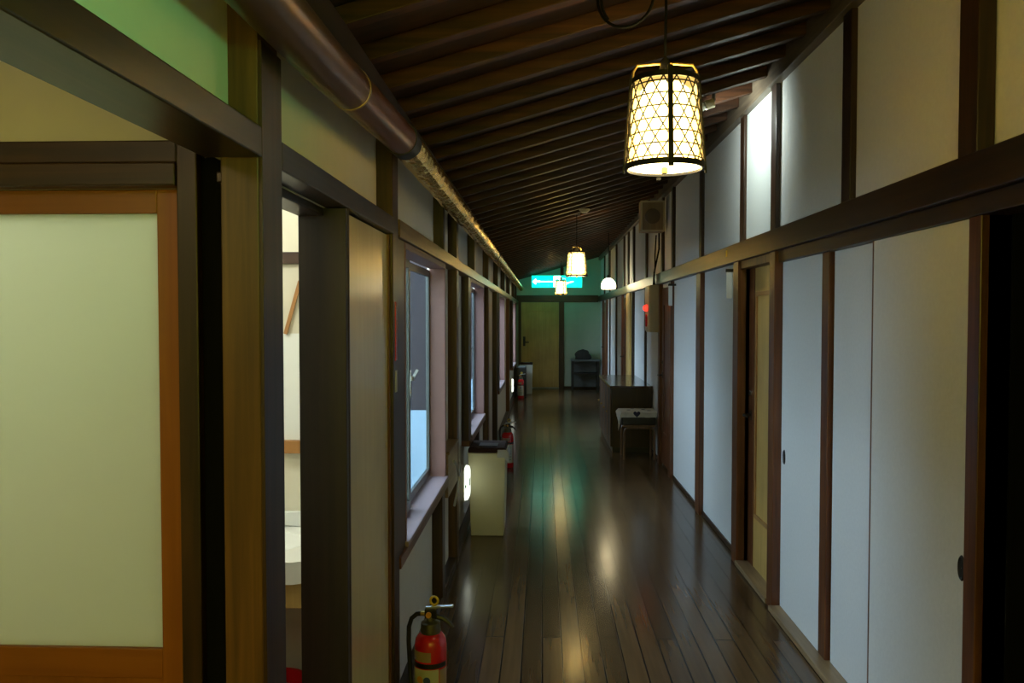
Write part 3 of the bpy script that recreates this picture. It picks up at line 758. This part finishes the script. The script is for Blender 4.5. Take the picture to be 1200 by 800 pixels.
for i in range(28):
    a = 2*PI*i/28
    hp.append((-.03+.0023*16*math.sin(a)**3, -.018+.0023*(13*math.cos(a)-5*math.cos(2*a)-2*math.cos(3*a)-math.cos(4*a))))
MB().prism(hp, 'Y', -.1745, -.1725).build('heart_motif', M['navy'], t)
for cx_, cy_ in ((-.1, -.02), (.06, .03), (-.05, .1), (.11, -.08)):
    MB().prism([(cx_+.022*math.cos(2*PI*i/12), cy_+.022*math.sin(2*PI*i/12)) for i in range(12)], 'Z', .0075, .0085).build('dot_motif', M['navy'], t)

# ------------------------------------------------------------------ table and bundle at the far end
t = thing('side_table', 'small dark shelved table against the end wall on the right', 'table', (.88, 16.55, .001))
for sx in (-.26, .26):
    for sy in (-.2, .2): MB().box(sx-.02, sx+.02, sy-.02, sy+.02, 0, .605).build('leg', M['black'], t, .003)
MB().box(-.30, .30, -.24, .24, .606, .635).build('table_top', M['greypanel'], t, .004)
MB().box(-.24, .24, -.2, .2, .33, .36).build('shelf', M['black'], t, .003)
MB().box(-.238, .238, .15, .165, .05, .32).build('back_panel', M['greypanel'], t)
MB().box(-.238, .238, .15, .165, .365, .60).build('back_panel', M['greypanel'], t)
b = MB(); rg = []
for k in range(9):
    z = .21*k/8; s = (1-(k/8)**2.6)**.5*.155+.004
    if k == 0: s = .15
    rg.append([((s*(1+.12*math.sin(3*a+k)))*math.cos(a)*1.05, s*.8*(1+.08*math.cos(4*a))*math.sin(a), z) for a in [2*PI*i/24 for i in range(24)]])
b.rings(rg)
o = b.build('cloth_bundle', M['bundle'], smooth=True, loc=(.83, 16.52, .637)); tag(o, 'dark rounded bundle lying on the side table at the end wall', 'bundle')

# ------------------------------------------------------------------ fixtures on the right wall
t = thing('wall_speaker', 'square tan loudspeaker box high on the right wall', 'loudspeaker', (1.07, 7.86, 2.34))
MB().box(-.115, .118, 0, .15, 0, .30).build('cabinet', M['speaker'], t, .004)
MB().box(-.115, -.098, -.012, 0, 0, .30).box(.101, .118, -.012, 0, 0, .30).box(-.098, .101, -.012, 0, 0, .017).box(-.098, .101, -.012, 0, .283, .30).build('frame', M['beigebox'], t, .002)
MB().rings([[(.002+r_*math.cos(2*PI*i/32), yy, .15+r_*math.sin(2*PI*i/32)) for i in range(32)] for r_, yy in ((.075, 0), (.073, -.006), (.05, -.009), (.02, -.010))]).build('round_grille', M['grille'], t, smooth=True)
t = thing('fire_alarm_box', 'beige fire alarm box with red lamp and button on the right wall', 'fire alarm', (1.10, 8.22, 1.35))
MB().box(0, .093, 0, .32, 0, .485).build('cabinet', M['beigebox'], t, .004)
MB().box(-.012, 0, .01, .31, .012, .473).build('front_cover', M['beigebox'], t, .003)
mb = MB(); mb.rings([[(-.013-dx, .16+r_*math.cos(2*PI*i/24), .25+r_*math.sin(2*PI*i/24)) for i in range(24)] for r_, dx in ((.034, 0), (.033, .012), (.027, .026), (.015, .036), (.002, .04))])
mb.build('red_lamp', M['redglow'], t, smooth=True)
mb = MB(); mb.rings([[(-.013-dx, .16+r_*math.cos(2*PI*i/24), .12+r_*1.3*math.sin(2*PI*i/24)) for i in range(24)] for r_, dx in ((.05, 0), (.05, .012), (.042, .016))])
mb.build('red_button', M['red'], t, smooth=True)
mb = MB(); mb.tube([(1.155, 8.20, 2.34), (1.15, 8.24, 2.15), (1.155, 8.28, 2.0), (1.15, 8.30, 1.90), (1.16, 8.30, 1.836)], .007, 8)
mb.tube([(1.18, 8.18, 2.62), (1.185, 8.2, 2.2), (1.145, 8.26, 1.96), (1.14, 8.27, 1.836)], .009, 8)
tag(mb.build('alarm_conduit', M['cable'], smooth=True), 'dark cables running from the loudspeaker down to the alarm box', 'cable')
for (y, z0, z1, lab) in ((5.06, 1.62, 1.805, 'white hanging name plate beside the tan door'), (7.36, 1.61, 1.81, 'white hanging name plate beside the red brown door')):
    t = thing('name_plate', lab, 'name plate', (1.215, y, z0), group='hanging name plates')
    MB().box(-.062, -.028, 0, .006, 0, z1-z0-.02).build('plate', M['white'], t, .001)
    MB().box(-.066, .006, -.004, .010, z1-z0-.0195, z1-z0).build('bracket', M['black'], t, .001)
tag(MB().box(1.1625, 1.166, 5.10, 5.13, 1.885, 1.925).build('sticker', M['yellow']), 'tiny yellow sticker on the wide rail of the right wall', 'sticker')
# tall red strip notice on left post
t = thing('strip_notice', 'narrow red and white vertical strip notice on the left post', 'notice', (-.512, 2.75, 1.24))
MB().box(-.002, .0015, 0, .028, .11, .315).build('red_strip', M['red'], t)
MB().box(-.002, .0015, 0, .028, 0, .075).build('white_strip', M['label'], t)
# spot lamp, detector and ceiling cable
t = thing('spot_lamp', 'small ceiling spot lamp aimed at the bright upper panel', 'spotlight', (.93, 4.42, zr(.93)-.005))
MB().tube([(0, 0, .06), (0, 0, -.012)], .010, 10).build('stem', M['valve'], t, smooth=True)
MB().tube([(.0, 0, -.018), (-.045, 0, -.032)], [.024, .026], 16).build('lamp_holder', M['beigebox'], t, smooth=True)
MB().tube([(-.046, 0, -.0325), (-.06, 0, -.037), (-.085, 0, -.045), (-.10, 0, -.05)], [.018, .026, .028, .014], 16).build('bulb', M['bulbglass'], t, smooth=True)
t = thing('smoke_detector', 'round pale smoke detector on the ceiling near the second lantern', 'smoke detector', (.40, 7.7, zr(.40)-.003))
MB().lathe([(.0, -.036), (.025, -.036), (.04, -.022), (.05, -.012), (.052, .0), (.0, .0)], 24, caps=False).build('body', M['beigebox'], t, smooth=True)
pts = [(.20, 2.30, zr(.20)+.004)]
for k in range(41):
    a = .65*PI + 2.6*PI*k/40; q = 1-.15*k/40
    pts.append((.235+.08*q*math.cos(a), 2.295+.03*math.sin(a*.7), 2.405+.088*q*math.sin(a)))
mb = MB(); mb.tube(pts, .0042, 8)
tag(mb.build('cable_loop', M['cable'], smooth=True), 'loop of black cable on the ceiling beside the nearest lantern', 'cable')

# ------------------------------------------------------------------ washroom
t = thing('washbasin_counter', 'white washbasin counter seen through the left doorway', 'washbasin', (0, 0, 0))
b = MB(); X0, X1, Y0, Y1 = -1.5, -.70, 2.32, 2.735
n = 40; cx_, cy_ = -.955, 2.53
outer = []
for i in range(n):
    a = 2*PI*i/n; c, s = math.cos(a), math.sin(a)
    k = min((X1-cx_)/c if c > 1e-6 else 9, (X0-cx_)/c if c < -1e-6 else 9, (Y1-cy_)/s if s > 1e-6 else 9, (Y0-cy_)/s if s < -1e-6 else 9)
    outer.append((cx_+k*c, cy_+k*s))
rgs = [[(x, y, .705) for x, y in outer], [(x, y, .772) for x, y in outer]]
for r_, z in ((1., .772), (.97, .766), (.85, .72), (.55, .69), (.1, .685)):
    rgs.append([(cx_+.19*r_*math.cos(2*PI*i/n), cy_+.14*r_*math.sin(2*PI*i/n), z) for i in range(n)])
b.rings(rgs, caps=False); b.build('basin_top', M['ceramic'], t, smooth=True)
MB().box(X0, X1, 2.725, 2.738, .773, .825).build('splash_ledge', M['ceramic'], t, .003)
MB().box(X0, X1, 2.345, 2.36, .625, .704).build('front_panel', M['cabyel'], t, .002)
MB().box(X0, X0+.02, 2.36, 2.735, 0, .704).build('side_panel', M['cabyel'], t)
MB().box(X1-.02, X1, 2.36, 2.735, 0, .704).build('side_panel', M['cabyel'], t)
MB().tube([(-.93, 2.55, .684), (-.93, 2.55, .5), (-.92, 2.6, .44), (-.92, 2.70, .44)], .016, 10).build('drain_pipe', M['steel'], t, smooth=True)
MB().tube([(-.955, 2.70, .773), (-.955, 2.70, .88), (-.955, 2.66, .91), (-.955, 2.60, .895)], .011, 10).build('tap', M['steel'], t, smooth=True)
t = thing('red_bucket', 'red bucket on the floor under the washbasin', 'bucket', (-.88, 2.50, .001))
MB().lathe([(.0, .0), (.10, .0), (.13, .30), (.136, .305), (.136, .315), (.124, .315), (.096, .01), (.0, .01)], 28, caps=False).build('body', M['red'], t, smooth=True)
MB().tube([(-.135, 0, .30), (-.12, -.05, .34), (0, -.09, .37), (.12, -.05, .34), (.135, 0, .30)], .004, 8).build('handle', M['steel'], t, smooth=True)
t = thing('painted_mirror', 'dark framed mirror above the washbasin, its reflection painted as panels', 'board', (-1.0, 2.739, 1.03))
MB().box(-.35, .32, -.03, 0, 0, .045).build('bottom_rail', M['tan_mould'], t, .002)
MB().box(-.35, .32, -.03, 0, .655, .695).build('top_rail', M['post_x'], t, .002)
MB().box(-.35, .32, -.012, 0, .0455, .415).build('reflected_white', M['ceramic'], t)  # mirror image painted as flat panels inside the frame
MB().box(-.35, .32, -.012, 0, .4155, .6545).build('reflected_beige', M['counter'], t)
MB().box(.13, .142, -.022, -.0125, .41, .60, Matrix.Rotation(.28, 4, 'Y'), (.136, -.017, .5)).build('reflected_strip', M['tan_mould'], t)

# ------------------------------------------------------------------ lights
def light(kind, name, loc, energy, col, **kw):
    d = bpy.data.lights.new(name, kind); d.energy = energy; d.color = col
    for k, v in kw.items(): setattr(d, k, v)
    o = bpy.data.objects.new(name, d); COL.objects.link(o); o.location = loc
    return o
light('POINT', 'washroom_light', (-1.5, 2.15, 2.15), 18, (1., 1., .90), shadow_soft_size=.12)
light('POINT', 'hall_light', (-.25, -1.4, 1.72), 27, (1., .93, .09), shadow_soft_size=.15)
light('POINT', 'passage_light', (-1.5, -.7, 2.2), 7, (1., .76, .42), shadow_soft_size=.12)
gl = light('SPOT', 'green_exit_light', (.30, .50, 1.82), 8, (.20, 1., .30), spot_size=1.35, spot_blend=.5, shadow_soft_size=.05)
gl.rotation_euler = (Vector((-.57, .98, 2.06)) - Vector(gl.location)).to_track_quat('-Z', 'Y').to_euler()
sp = light('SPOT', 'spot_beam', (.84, 4.46, 2.60), 13, (.86, 1., .92), spot_size=2.5, spot_blend=.6, shadow_soft_size=.03)
sp.rotation_euler = (Vector((1.215, 4.53, 2.52)) - Vector(sp.location)).to_track_quat('-Z', 'Y').to_euler()
for k, (a, b) in enumerate(WIN):
    p = light('AREA', 'window_portal', (-.63, (a+b)/2, 1.21), 1, (1, 1, 1), shape='RECTANGLE', size=1.12, size_y=(b-a))
    p.rotation_euler = (0, -PI/2, 0); p.data.cycles.is_portal = True
# sky
w = bpy.data.worlds.new('sky'); SC.world = w; w.use_nodes = True
bg = w.node_tree.nodes['Background']; bg.inputs['Color'].default_value = (.72, .87, 1., 1); bg.inputs['Strength'].default_value = 9.0

# ------------------------------------------------------------------ camera
cam = bpy.data.cameras.new('camera'); cam.lens = 28; cam.sensor_width = 36; cam.clip_start = .05
co = bpy.data.objects.new('camera', cam); COL.objects.link(co)
yaw, phi = .038535, .029991
Fw = Vector((-math.sin(yaw)*math.cos(phi), math.cos(yaw)*math.cos(phi), -math.sin(phi)))
Rt = Vector((math.cos(yaw), math.sin(yaw), 0)); Up = Rt.cross(Fw)
co.matrix_world = Matrix(((Rt.x, Up.x, -Fw.x, 0), (Rt.y, Up.y, -Fw.y, 0), (Rt.z, Up.z, -Fw.z, 1.5), (0, 0, 0, 1)))
SC.camera = co
SC.view_settings.view_transform = 'Standard'
SC.view_settings.look = 'None'
SC.view_settings.exposure = .55
